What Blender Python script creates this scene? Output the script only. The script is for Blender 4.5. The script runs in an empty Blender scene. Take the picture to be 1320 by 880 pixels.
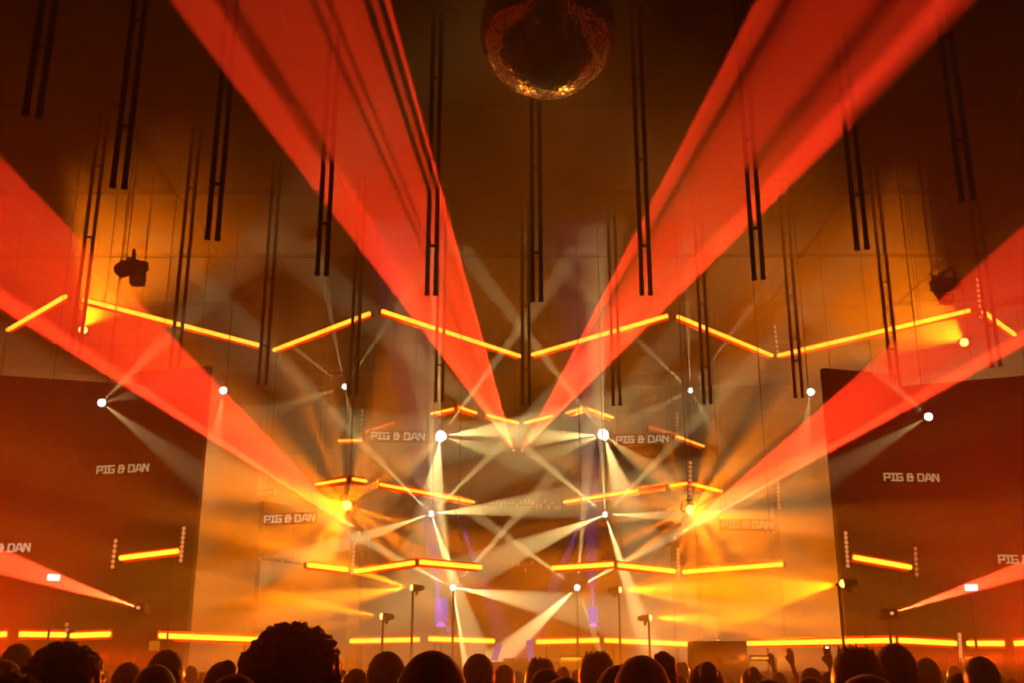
import bpy, bmesh, math, random
from mathutils import Vector, Matrix, noise

# ------------------------------------------------------------------ camera, world, exposure
sc = bpy.context.scene
col = sc.collection
F = 1380.0                                   # focal length in pixels of the 1320 wide frame
CAMZ = 1.88
PITCH = math.atan((857 - 440) / F)           # horizon at row 857
cd = bpy.data.cameras.new('camera')
cam = bpy.data.objects.new('camera', cd)
col.objects.link(cam)
sc.camera = cam
cd.sensor_width = 36
cd.lens = F / 1320 * 36
cd.clip_end = 200
cam.location = (0, 0, CAMZ)
cam.rotation_euler = (math.pi / 2 + PITCH, 0, 0)
w = bpy.data.worlds.new('dark_hall')
sc.world = w
w.use_nodes = True
w.node_tree.nodes['Background'].inputs[0].default_value = (0, 0, 0, 1)
HAZE = 0.035
vn = w.node_tree.nodes.new('ShaderNodeVolumeScatter')      # stage smoke fills the whole hall
vn.inputs['Color'].default_value = (1, 1, 1, 1)
vn.inputs['Density'].default_value = HAZE
vn.inputs['Anisotropy'].default_value = 0.0
w.cycles.volume_sampling = 'EQUIANGULAR'
w.node_tree.links.new(vn.outputs[0], w.node_tree.nodes['World Output'].inputs['Volume'])
vs = sc.view_settings
vs.view_transform = 'Standard'
vs.look = 'None'
vs.exposure = 0.0
vs.gamma = 1.0
vs.use_curve_mapping = False
cy = sc.cycles
cy.use_denoising = True
cy.max_bounces = 3
cy.diffuse_bounces = 1
cy.glossy_bounces = 2
cy.transmission_bounces = 2
cy.volume_bounces = 0
cy.use_light_tree = False                   # every lamp gets its share of samples, faint beams too
cy.use_adaptive_sampling = False
cy.sample_clamp_indirect = 4.0

PI = math.pi
V = Vector


def at(px, py, Y):
    """photo pixel -> point on the plane at distance Y in front of the camera"""
    u = (px - 660) / F
    v = (440 - py) / F
    c, s = math.cos(PITCH), math.sin(PITCH)
    d = V((u, c - v * s, s + v * c))
    return V((0, 0, CAMZ)) + d * (Y / d.y)


def ath(px, py, H):
    """photo pixel -> point at height H"""
    d = at(px, py, 1.0) - V((0, 0, CAMZ))
    return V((0, 0, CAMZ)) + d * ((H - CAMZ) / d.z)


# ------------------------------------------------------------------ materials
def mat(name, c, rough=.6, metal=0.0, var=.25, scale=6.0, bump=0.0, spec=0.0, sheen=0.0):
    m = bpy.data.materials.new(name)
    m.use_nodes = True
    t = m.node_tree
    b = t.nodes['Principled BSDF']
    b.inputs['Roughness'].default_value = rough
    b.inputs['Metallic'].default_value = metal
    b.inputs['Specular IOR Level'].default_value = spec
    b.inputs['Sheen Weight'].default_value = sheen
    b.inputs['Sheen Roughness'].default_value = .3
    tc = t.nodes.new('ShaderNodeTexCoord')
    n = t.nodes.new('ShaderNodeTexNoise')
    n.inputs['Scale'].default_value = scale
    n.inputs['Detail'].default_value = 4
    t.links.new(tc.outputs['Object'], n.inputs['Vector'])
    r = t.nodes.new('ShaderNodeValToRGB')
    r.color_ramp.elements[0].position = .3
    r.color_ramp.elements[1].position = .7
    r.color_ramp.elements[0].color = tuple(x * (1 - var) for x in c) + (1,)
    r.color_ramp.elements[1].color = tuple(min(1, x * (1 + var)) for x in c) + (1,)
    t.links.new(n.outputs['Fac'], r.inputs['Fac'])
    t.links.new(r.outputs['Color'], b.inputs['Base Color'])
    if bump:
        bp = t.nodes.new('ShaderNodeBump')
        bp.inputs['Strength'].default_value = bump
        t.links.new(n.outputs['Fac'], bp.inputs['Height'])
        t.links.new(bp.outputs['Normal'], b.inputs['Normal'])
    return m


def emat(name, c, s, sample='AUTO'):
    m = bpy.data.materials.new(name)
    m.use_nodes = True
    t = m.node_tree
    t.nodes.clear()
    e = t.nodes.new('ShaderNodeEmission')
    o = t.nodes.new('ShaderNodeOutputMaterial')
    e.inputs['Color'].default_value = tuple(c) + (1,)
    e.inputs['Strength'].default_value = s
    t.links.new(e.outputs[0], o.inputs['Surface'])
    m.cycles.emission_sampling = sample
    return m


M = dict(
    floor=mat('floor_concrete', (.02, .018, .016), .6, scale=1.2),
    wall=mat('black_brick_wall', (.005, .004, .004), .9, scale=2.5),
    roof=mat('black_roof_boards', (.003, .003, .003), .95, scale=1.5),
    steel=mat('dark_painted_steel', (.005, .005, .005), .7, .0),
    black=mat('matt_black_plastic', (.008, .008, .008), .55),
    tube=mat('black_tube', (.006, .006, .006), .7),
    panel=mat('dark_scenic_panel', (.006, .0055, .005), .7, scale=1.0),
    deck=mat('stage_deck', (.02, .018, .015), .6),
    alu=mat('aluminium', (.25, .25, .25), .4, .8),
    mirror=mat('mirror_tile', (.95, .95, .95), .1, 1.0, var=.03),
    grout=mat('ball_core', (.02, .02, .02), .7),
    hair1=mat('black_hair', (.010, .007, .005), .32, scale=60, bump=.4, spec=.9, sheen=.8),
    hair2=mat('brown_hair', (.03, .016, .008), .32, scale=60, bump=.4, spec=.9, sheen=.8),
    hair3=mat('dark_blond_hair', (.06, .036, .016), .32, scale=60, bump=.4, spec=.9, sheen=.8),
    skin=mat('skin', (.28, .15, .10), .55, var=.1, spec=.4),
    eyes=mat('dark_eyes', (.02, .012, .01), .3, spec=.5),
    lips=mat('lips', (.25, .07, .06), .5, spec=.4),
    shirt1=mat('black_cotton', (.012, .012, .014), .85, sheen=.4),
    shirt2=mat('grey_cotton', (.06, .055, .055), .85, sheen=.4),
    shirt3=mat('navy_cotton', (.015, .018, .035), .85, sheen=.4),
    denim=mat('dark_denim', (.015, .02, .035), .85, sheen=.4),
    halo_reflector=mat('orange_halo_reflector', (.6, .05, .006), .7, var=.05),
    batten=emat('amber_led_tube', (1, .30, .014), 8.0, 'NONE'),
    batten2=emat('orange_led_tube', (1, .16, .03), 1.6, 'NONE'),
    dot=emat('orange_led_dot', (1, .30, .07), 1.6, 'NONE'),
    dotdim=emat('dim_orange_led_dot', (1, .25, .07), .9, 'NONE'),
    text=emat('warm_white_lettering', (1, .72, .40), .95, 'NONE'),
    textdim=emat('amber_lettering', (1, .62, .22), .75, 'NONE'),
    lensw=emat('white_lens', (1, .93, .8), 9, 'NONE'),
    lensa=emat('amber_lens', (1, .62, .1), 9, 'NONE'),
    lensr=emat('red_aperture', (1, .25, .12), 3, 'NONE'),
    floodface=emat('added_amber_flood_face', (1, .35, .02), 1.5, 'NONE'),
    floodface2=emat('added_red_flood_face', (1, .12, .02), 1.2, 'NONE'),
    lensv=emat('violet_lens', (.32, .08, 1), 2.0, 'NONE'),
    violet=emat('violet_lit_shape', (.16, .01, 1), .9, 'NONE'),
    screen=emat('pale_violet_lit_gear', (.5, .3, .95), .5, 'NONE'),
    phone=emat('phone_torch', (1, .9, .7), 6, 'NONE'),
    amberbox=emat('amber_display', (1, .32, .02), .6, 'NONE'),
)


# ------------------------------------------------------------------ mesh helpers
class MB:
    def __init__(s):
        s.v, s.f = [], []

    def add(s, vs_, fs):
        o = len(s.v)
        s.v += [tuple(x) for x in vs_]
        s.f += [tuple(i + o for i in f) for f in fs]
        return s

    def box(s, c, d, R=None):
        c = V(c)
        p = []
        for z in (-1, 1):
            for x, y in ((-1, -1), (1, -1), (1, 1), (-1, 1)):
                q = V((x * d[0] / 2, y * d[1] / 2, z * d[2] / 2))
                p.append(c + (R @ q if R else q))
        return s.add(p, [(3, 2, 1, 0), (4, 5, 6, 7), (0, 1, 5, 4), (1, 2, 6, 5), (2, 3, 7, 6), (3, 0, 4, 7)])

    def tube(s, a, b, r, r2=None, n=8):
        a, b = V(a), V(b)
        r2 = r if r2 is None else r2
        z = (b - a).normalized()
        x = z.orthogonal().normalized()
        y = z.cross(x)
        p = []
        for c, q in ((a, r), (b, r2)):
            for k in range(n):
                t = 2 * PI * k / n
                p.append(c + (x * math.cos(t) + y * math.sin(t)) * q)
        fs = [(k, (k + 1) % n, n + (k + 1) % n, n + k) for k in range(n)]
        fs += [tuple(range(n - 1, -1, -1)), tuple(range(n, 2 * n))]
        return s.add(p, fs)

    def ball(s, c, rx, ry=None, rz=None, nu=10, nv=7):
        ry = rx if ry is None else ry
        rz = rx if rz is None else rz
        c = V(c)
        p = [c + V((0, 0, rz))]
        for i in range(1, nv):
            a = PI * i / nv
            for k in range(nu):
                t = 2 * PI * k / nu
                p.append(c + V((rx * math.sin(a) * math.cos(t), ry * math.sin(a) * math.sin(t), rz * math.cos(a))))
        p.append(c - V((0, 0, rz)))
        fs = [(0, 1 + k, 1 + (k + 1) % nu) for k in range(nu)]
        for i in range(nv - 2):
            for k in range(nu):
                a0, b0 = 1 + i * nu + k, 1 + i * nu + (k + 1) % nu
                fs.append((a0, a0 + nu, b0 + nu, b0))
        e = len(p) - 1
        o = 1 + (nv - 2) * nu
        fs += [(o + k, e, o + (k + 1) % nu) for k in range(nu)]
        return s.add(p, fs)

    def mesh(s, name, m, smooth=False):
        me = bpy.data.meshes.new(name)
        me.from_pydata(s.v, [], s.f)
        me.materials.append(m)
        if smooth:
            me.polygons.foreach_set('use_smooth', [True] * len(me.polygons))
        me.update()
        return me

    def build(s, name, m, parent=None, smooth=False):
        return obj(name, s.mesh(name, m, smooth), parent)


def obj(name, me, parent=None, loc=None):
    o = bpy.data.objects.new(name, me)
    col.objects.link(o)
    if parent:
        o.parent = parent
    if loc is not None:
        o.location = loc
    return o


def tag(o, label=None, cat=None, group=None, kind=None):
    if label:
        o['label'] = label
    if cat:
        o['category'] = cat
    if group:
        o['group'] = group
    if kind:
        o['kind'] = kind
    return o


def thing(name, label, cat, loc=(0, 0, 0), rz=0, group=None):
    o = obj(name, None, None, loc)
    o.rotation_euler = (0, 0, rz)
    o.empty_display_size = .2
    return tag(o, label, cat, group)


def struct(name, mb, m, parent=None, label=None):
    o = mb.build(name, m, parent)
    if not parent:
        tag(o, label, kind='structure')
    return o


def frame(d, up=V((0, 0, 1))):
    """rotation whose -Z looks along d"""
    z = -V(d).normalized()
    x = V(up)
    x = x - z * x.dot(z)
    if x.length < 1e-4:
        x = z.orthogonal()
    x.normalize()
    return Matrix((x, z.cross(x), z)).transposed()


# ------------------------------------------------------------------ lamps
def gobo(l, R, freq, lo, hi, seed, hollow=0.0):
    """break the beam into rays with a noise gobo, as the multi-lens lamps do (R: the lamp's rotation)"""
    l.use_nodes = True
    t = l.node_tree
    e = t.nodes['Emission']
    g = t.nodes.new('ShaderNodeNewGeometry')
    cmb = t.nodes.new('ShaderNodeCombineXYZ')
    for k in (0, 1):
        dt = t.nodes.new('ShaderNodeVectorMath')
        dt.operation = 'DOT_PRODUCT'
        dt.inputs[1].default_value = R.col[k]
        t.links.new(g.outputs['Incoming'], dt.inputs[0])
        t.links.new(dt.outputs['Value'], cmb.inputs[k])
    nn = t.nodes.new('ShaderNodeVectorMath')
    nn.operation = 'NORMALIZE'
    t.links.new(cmb.outputs[0], nn.inputs[0])
    ns = t.nodes.new('ShaderNodeTexNoise')
    ns.noise_dimensions = '4D'
    ns.inputs['W'].default_value = seed * 3.7
    ns.inputs['Scale'].default_value = freq
    ns.inputs['Detail'].default_value = 2
    t.links.new(nn.outputs[0], ns.inputs['Vector'])
    r = t.nodes.new('ShaderNodeMapRange')
    r.inputs['From Min'].default_value = .45
    r.inputs['From Max'].default_value = .62
    r.inputs['To Min'].default_value = lo
    r.inputs['To Max'].default_value = hi
    t.links.new(ns.outputs['Fac'], r.inputs['Value'])
    out = r.outputs['Result']
    if hollow:
        ln = t.nodes.new('ShaderNodeVectorMath')
        ln.operation = 'LENGTH'
        t.links.new(cmb.outputs[0], ln.inputs[0])
        h = t.nodes.new('ShaderNodeMapRange')
        h.interpolation_type = 'SMOOTHSTEP'
        h.inputs['From Min'].default_value = hollow
        h.inputs['From Max'].default_value = min(1, hollow + .4)
        h.inputs['To Min'].default_value = .04
        h.inputs['To Max'].default_value = 1
        t.links.new(ln.outputs['Value'], h.inputs['Value'])
        mu = t.nodes.new('ShaderNodeMath')
        mu.operation = 'MULTIPLY'
        t.links.new(out, mu.inputs[0])
        t.links.new(h.outputs['Result'], mu.inputs[1])
        out = mu.outputs[0]
    t.links.new(out, e.inputs['Strength'])


def spot(parent, a, d, half, c, I, thin=1.0, up=V((0, 0, 1)), blend=.15, rad=.02, name='beam_light'):
    l = bpy.data.lights.new(name, 'SPOT')
    o = bpy.data.objects.new(name, l)
    col.objects.link(o)
    o.parent = parent
    m = frame(d, up).to_4x4()
    inv = Matrix.Translation(-V(parent.location)) if parent else Matrix()
    o.matrix_local = inv @ Matrix.Translation(a) @ m @ Matrix.Diagonal((1, thin, 1, 1))
    l.spot_size = 2 * half
    l.spot_blend = blend
    l.energy = I
    l.color = c
    l.shadow_soft_size = rad
    return l


def support(mb, p, base, R=.014, off=0.0):
    """hang from the roof or stand on the floor (coordinates relative to p); off: set the pole back behind the lamp"""
    if base == 'roof':
        mb.tube((0, off, 0 if off else .12), (0, off, CEIL - p.z), R, n=6)
        mb.box((0, off / 2, 0 if off else .12), (.16, .10 + off, .05))
    else:
        mb.tube((0, off, 0 if off else -.10), (0, off, -p.z + .03), .03, n=6)
        mb.box((0, off / 2, 0 if off else -.1), (.12, .08 + off, .05))
        mb.box((0, off, -p.z + .02), (.5, .5, .04))


def moving_head(name, label, p, d, lens, group=None, base='roof', s=1.0, cat='stage lamp'):
    """yoke, head and lens, aimed along d"""
    t = thing(name, label, cat, p, group=group)
    d = V(d).normalized()
    up = V((0, 0, 1)) if base == 'roof' else V((0, 0, -1))
    mb = MB()
    support(mb, p, base, off=.3)
    mb.build('hanging_pole' if base == 'roof' else 'stand', M['steel'], t)
    back = -d * .30 * s
    hd = MB()
    hd.tube(back, back * .25, .085 * s, .11 * s, 12)
    hd.tube(back * .25, -d * .012, .11 * s, .125 * s, 12)
    hd.tube(back * 1.25, back, .06 * s, .085 * s, 12)
    hd.build('lamp_head', M['black'], t)
    side = d.cross(up)
    side = side.normalized() if side.length > .05 else V((1, 0, 0))
    yk = MB()
    mid = back * .55
    for q in (-1, 1):
        yk.tube(mid + side * q * .15 * s, mid + side * q * .15 * s + up * .2 * s, .022 * s, n=6)
        yk.tube(mid + side * q * .15 * s, mid + side * q * .08 * s, .03 * s, n=6)
    yk.tube(mid + side * .16 * s + up * .2 * s, mid - side * .16 * s + up * .2 * s, .025 * s, n=6)
    yk.tube(mid + up * .2 * s, V((0, .3, 0)), .02 * s, n=6)
    yk.build('yoke', M['black'], t)
    ln = MB()
    ln.ball(-d * .02, .1 * s, nu=14, nv=10)
    tag(ln.build('lens', lens, t), 'glowing lens')
    return t


CEIL = 14.0
# ------------------------------------------------------------------ the hall
HW, Y0, Y1 = 27.0, -11.0, 47.0
struct('floor', MB().box((0, 18, -.1), (2 * HW + 1, Y1 - Y0 + 1, .2)), M['floor'], label='dark concrete dance floor of the hall')
ceiling = struct('ceiling', MB().box((0, 18, CEIL + .1), (2 * HW + 1, Y1 - Y0 + 1, .2)), M['roof'], label='black roof of the hall')
struct('wall_back', MB().box((0, Y1 + .15, 7.0), (2 * HW, .3, 14.0)), M['wall'], label='dark wall behind the stage')
struct('wall_rear', MB().box((0, Y0 - .15, 7.0), (2 * HW, .3, 14.0)), M['wall'], label='dark wall behind the audience')
struct('wall_left', MB().box((-HW - .15, 18, 7.0), (.3, Y1 - Y0, 14.0)), M['wall'], label='dark side wall left of the stage')
struct('wall_right', MB().box((HW + .15, 18, 7.0), (.3, Y1 - Y0, 14.0)), M['wall'], label='dark side wall right of the stage')
gm = MB().box((0, 0, -.07), (2 * HW, .12, .14)).mesh('roof_beam', M['steel'])
for k in range(12):
    o = obj('roof_beam', gm, ceiling, (0, -6 + 4.6 * k, CEIL))
pm = MB().box((0, 0, -.06), (.1, Y1 - Y0, .12)).mesh('roof_rail', M['steel'])
for k in range(11):
    o = obj('roof_rail', pm, ceiling, (-22.5 + 4.5 * k, 18, CEIL))

# ------------------------------------------------------------------ stage, panels, booth
st = thing('stage', 'low dark stage platform behind the crowd', 'stage', (0, 36.0, 0))
MB().box((0, 0, 1.28), (20, 7.0, .14)).build('deck', M['deck'], st)
for k in range(10):
    MB().box((-9 + 2 * k, -3.42, .605), (1.96, .06, 1.21)).build('front_panel', M['panel'], st)
for k in range(6):
    for y in (-2.6, 0, 2.9):
        MB().tube((-9.4 + 3.76 * k, y, 0), (-9.4 + 3.76 * k, y, 1.22), .04, n=6).build('leg', M['steel'], st)


def slab(name, label, cat, p, q, z0, z1, th=.08, group=None, frames=True):
    """a standing panel between ground points p and q"""
    p, q = V((p.x, p.y, 0)), V((q.x, q.y, 0))
    c = (p + q) / 2
    L = (q - p).length
    rz = math.atan2(q.y - p.y, q.x - p.x)
    tt = thing(name, label, cat, (c.x, c.y, 0), rz, group)
    n = max(1, round(L / 1.3))
    hn = max(1, round((z1 - z0) / 1.6))
    for i in range(n):
        for j in range(hn):
            w_, h_ = L / n, (z1 - z0) / hn
            MB().box((-L / 2 + w_ * (i + .5), 0, z0 + h_ * (j + .5)), (w_ - .006, th, h_ - .006)).build('panel', M['panel'], tt)
    mb = MB()
    for x in (-L / 2 + .04, L / 2 - .04):
        mb.box((x, th / 2 + .05, z1 / 2), (.07, .07, z1))
    for z in (z0 + .1, z1 - .1):
        mb.box((0, th / 2 + .05, z), (L - .16, .05, .05))
    mb.build('back_frame', M['steel'], tt)
    return tt


def pan(x0, d0, x1, d1, ztop, label, off=.4, z0=.05):
    p, q = at(x0, 720, d0), at(x1, 720, d1)
    n = V((0, off, 0))
    return slab('scenic_panel', label, 'stage panel', p + n, q + n, z0, ztop, group='folded panels around the stage')


pan(-70, 24.2, 146, 25.2, 8.5, 'tall dark outer panel behind the white strobe on the equipment rack side')
pan(150, 25.3, 246, 24.7, 8.8, 'tall dark panel with two dotted strips beside the equipment rack', .25)
pan(330, 28.4, 446, 31.2, 6.1, 'dark panel with pale lettering behind the curly-haired person')
pan(1086, 24.9, 1184, 25.5, 8.8, 'tall dark panel with two dotted strips above the spiky flat-topped head', .25)
pan(1188, 25.4, 1390, 24.2, 8.5, 'tall dark outer panel behind the white strobe on the speaker box side')
pan(884, 31.4, 1008, 28.6, 6.1, 'dark panel with pale lettering behind the large dark speaker box')

# lettering -----------------------------------------------------------------
GL = {
    'P': [((0, 0), (0, 5)), ((0, 5), (4, 5)), ((4, 5), (4, 2.2)), ((4, 2.2), (0, 2.2))],
    'I': [((1.4, 0), (1.4, 5)), ((0, 0), (2.8, 0)), ((0, 5), (2.8, 5))],
    'G': [((4, 5), (0, 5)), ((0, 5), (0, 0)), ((0, 0), (4, 0)), ((4, 0), (4, 2.4)), ((4, 2.4), (2.2, 2.4))],
    '&': [((3.3, 4), (3.3, 5)), ((3.3, 5), (.3, 5)), ((.3, 5), (.3, 2.7)), ((.3, 2.7), (4.6, 2.7)), ((0, 2.4), (0, 0)), ((0, 0), (3.6, 0)), ((3.6, 0), (3.6, 3.4))],
    'D': [((0, 0), (0, 5)), ((0, 5), (3.4, 5)), ((3.4, 5), (4.2, 4.2)), ((4.2, 4.2), (4.2, .8)), ((4.2, .8), (3.4, 0)), ((3.4, 0), (0, 0))],
    'A': [((0, 0), (1.5, 5)), ((1.5, 5), (3.2, 5)), ((3.2, 5), (4.7, 0)), ((.8, 1.5), (3.9, 1.5))],
    'N': [((0, 0), (0, 5)), ((0, 5), (.8, 5)), ((.8, 5), (4, 0)), ((4, 0), (4.2, 0)), ((4.2, 0), (4.2, 5))],
}
ADV = {'P': 5.6, 'I': 4.3, 'G': 5.8, '&': 6.0, 'D': 5.8, 'A': 5.9, 'N': 5.6, ' ': 2.3}


def lettering(txt, width, parent, m):
    tot = sum(ADV[c] for c in txt) - 1.4
    k = width / tot
    x = -tot / 2
    w_ = 1.15
    for ch in txt:
        mb = MB()
        for a, b in GL.get(ch, []):
            a, b = V((a[0] + x, 0, a[1] - 2.5)), V((b[0] + x, 0, b[1] - 2.5))
            d = (b - a).normalized()
            c = (a + b) / 2
            R = Matrix(((d.x, 0, -d.z), (0, 1, 0), (d.z, 0, d.x)))
            mb.box(c * k, (((b - a).length + w_) * k, .02, w_ * k), R)
        x += ADV[ch]
        if mb.v:
            mb.build('letter', m, parent)


def led_screen(px, py, D, wpx, label, slope, m, base='roof'):
    p = at(px, py, D)
    W = wpx / F * D * 1.04
    tt = thing('led_screen', label, 'screen', p, slope, 'screens with the act name around the stage')
    MB().box((0, .06, 0), (W * 1.1, .08, W * .22)).build('screen_body', M['black'], tt)
    for x in (-W * .5, W * .5):
        MB().tube((x, .08, W * .1), (x, .08, CEIL - p.z), .008, n=5).build('hanging_cable', M['steel'], tt)
    lettering('PIG & DAN', W, tt, m)


led_screen(158, 604, 24.4, 72, 'screen reading PIG & DAN above the two dotted strips near the amber case', -.25, M['textdim'])
led_screen(1175, 615, 24.6, 70, 'screen reading PIG & DAN below the small lamp with two short white beams', .1, M['textdim'])
led_screen(373, 668, 27.8, 66, 'screen reading PIG & DAN between bright amber star and the curly-haired person', -.25, M['text'])
led_screen(963, 676, 28.0, 64, 'screen reading PIG & DAN between bright amber star and dark speaker box', .2, M['textdim'])
led_screen(513, 562, 31.5, 66, 'small screen reading PIG & DAN beside blinding white lamp, partly behind its pole', .12, M['text'])
led_screen(828, 566, 31.5, 64, 'small screen reading PIG & DAN beside blinding white lamp and yellow batten', -.12, M['text'])
led_screen(2, 706, 23.9, 74, 'screen end reading DAN above the narrow red laser over the bushy dark head', -.15, M['text'])
led_screen(1324, 721, 23.8, 74, 'screen start reading PIG above the narrow red laser by the lower right panel', .15, M['textdim'])


# ------------------------------------------------------------------ LED battens
def batten(a, b, label, group, m='batten', cables=True, r=.058):
    L = (b - a).length
    c = (a + b) / 2
    tt = thing('led_batten', label, 'light batten', c, group=group)
    d = (b - a).normalized()
    bk = V((0, 1, 0)) - d * d.y
    bk.normalize()
    up = d.cross(bk)
    up = up if up.z > 0 else -up
    R = Matrix((d, bk, up)).transposed()
    MB().box(bk * .13, (L, .06, .13), R).build('housing', M['black'], tt)
    MB().box(bk * .085, (L, .02, .22), R).build('halo_reflector', M['halo_reflector'], tt)  # orange board added behind the tube to make its halo
    tag(MB().tube(-d * L / 2, d * L / 2, r, n=8).build('tube', M[m], tt), 'glowing tube')
    for s in (-.38, .38):
        q = d * L * s + bk * .13
        if cables:
            MB().tube(q + up * .06, q + V((0, 0, CEIL - (c + q).z)), .006, n=4).build('hanging_cable', M['steel'], tt)
        else:
            MB().tube(q - up * .06, q - V((0, 0, (c + q).z)), .025, n=6).build('support_leg', M['steel'], tt)


SIDE = ('curly-haired side', 'speaker box side')
ORD = ['first', 'second', 'third', 'fourth', 'fifth', 'sixth', 'seventh', 'eighth']


def nth(xs, c, k):
    """position of element k in its row, counted outwards from column c"""
    side = [i for i, x in enumerate(xs) if (x < c) == (xs[k] < c)]
    side.sort(key=lambda i: abs(xs[i] - c))
    return ORD[side.index(k)], SIDE[0 if xs[k] < c else 1]


def row(T, fmt, group, c=672, H=None, **kw):
    xs = [(a[0] + b[0]) / 2 for a, b, *_ in T]
    for k, (a, b, *m) in enumerate(T):
        o, sd = nth(xs, c, k)
        pa, pb = (ath(*a, H), ath(*b, H)) if H else (at(*a, m[1]), at(*b, m[2]))
        batten(pa, pb, fmt % (('orange' if m and m[0] == 'batten2' else 'amber'), o, sd), group, m[0] if m else 'batten', **kw)


T1 = [((10, 425), (84, 382)), ((107, 386), (335, 445)), ((353, 451), (476, 404)), ((493, 401), (671, 459)),
      ((686, 457), (860, 407)), ((874, 408), (995, 458)), ((1003, 458), (1250, 400)), ((1268, 402), (1308, 431))]
row(T1, 'long %s batten of the highest zigzag row, %s from laser crossing, %s', 'highest zigzag row of battens', H=11.0)
T2 = [((472, 556), (507, 545), 'batten2'), ((556, 533), (584, 527), 'batten'), ((592, 525), (614, 532), 'batten'), ((628, 535), (668, 545), 'batten'),
      ((676, 545), (712, 536), 'batten'), ((730, 532), (749, 527), 'batten'), ((758, 527), (790, 538), 'batten'), ((838, 551), (872, 560), 'batten2'),
      ((872, 562), (907, 575), 'batten'), ((436, 568), (467, 567), 'batten')]
row(T2, 'short %s batten level with the laser crossing, %s from it, %s', 'small zigzag row at the laser crossing', H=9.0, r=.04)
T3 = [((407, 624), (445, 618), 'batten'), ((455, 617), (472, 620), 'batten'), ((490, 624), (611, 647), 'batten'), ((727, 647), (822, 632), 'batten'),
      ((824, 631), (856, 627), 'batten2'), ((864, 626), (885, 623), 'batten'), ((893, 624), (930, 633), 'batten'), ((331, 637), (350, 634), 'batten2')]
row(T3, '%s batten above the six-beam lamps, %s from the red lamp row, %s', 'battens above the six-beam lamps', H=6.4, r=.04)
T4 = [((155, 719), (229, 710), 'batten'), ((398, 728), (447, 734), 'batten'), ((458, 736), (533, 725), 'batten'), ((542, 724), (620, 731), 'batten'),
      ((712, 732), (790, 727), 'batten'), ((798, 728), (869, 736), 'batten'), ((881, 737), (1008, 727), 'batten'), ((1101, 718), (1174, 731), 'batten')]
row(T4[1:-1], '%s batten at the lower stage level, %s from the booth, %s', 'battens on the lower stage level', H=4.25)
row([T4[0] + (25.0, 24.4), T4[-1] + (24.6, 25.1)], 'lone %s batten between two dotted strips on a side panel, %s, %s', 'battens on the side panels', cables=False)
T5 = [((-6, 818), (8, 817)), ((25, 817), (85, 818)), ((92, 819), (141, 817)), ((206, 819), (335, 824)), ((452, 826), (540, 824)), ((553, 823), (637, 826)),
      ((692, 827), (772, 825)), ((780, 825), (890, 830)), ((964, 829), (1153, 825)), ((1160, 825), (1233, 829)), ((1247, 829), (1294, 829)), ((1308, 829), (1328, 828))]
D5 = [(23.6, 23.6), (23.6, 24.2), (24.2, 23.8), (24.0, 26.5), (29.5, 28.5), (28.5, 29.3), (29.3, 28.5), (28.5, 29.5), (27, 24.2), (24.2, 24.8), (24.6, 24.0), (23.7, 23.7)]
row([(a, b, 'batten', d0, d1) for (a, b), (d0, d1) in zip(T5, D5)], '%s batten of the lowest row above heads, %s from the booth, %s', 'lowest row of battens above the crowd', cables=False)

# low barrier the lowest row runs along
for (a, b), (d0, d1) in zip(T5, D5):
    p, q = at(a[0], 845, d0), at(b[0], 845, d1)
    n = V((0, .35, 0))
    bx = [(u[0] + v_[0]) / 2 for u, v_ in T5]
    o_, sd_ = nth(bx, 672, T5.index((a, b)))
    slab('stage_barrier', 'low dark barrier behind the lowest battens, %s from the booth, %s' % (o_, sd_), 'barrier', p + n, q + n, .03, 1.75, group='barriers behind the crowd')


# ------------------------------------------------------------------ dotted LED strips
dotm = {}
for k, m in (('dot', M['dot']), ('dotdim', M['dotdim'])):
    dotm[k] = MB().ball((0, 0, 0), .045, .03, .05, 8, 5).mesh('lamp', m, True)


def dots(a, b, n, label, m='dot', D=None, H=None):
    p, q = at(*a, D), at(*b, D)
    q = V((p.x + (q.x - p.x), p.y, q.z))
    tt = thing('dotted_strip', label, 'light strip', q, group='vertical dotted lamp strips')
    L = p.z - q.z
    u = (p - q)
    MB().tube(V((0, .06, -.06)), u + V((0, .06, .06)), .035, n=6).build('rail', M['black'], tt)
    mb = MB().tube(u + V((0, .06, .06)), V((u.x, .06, CEIL - q.z)), .006, n=4)
    mb.build('hanging_cable', M['steel'], tt)
    for k in range(n):
        o = obj('lamp', dotm[m], tt, u * (k / (n - 1)))


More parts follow.
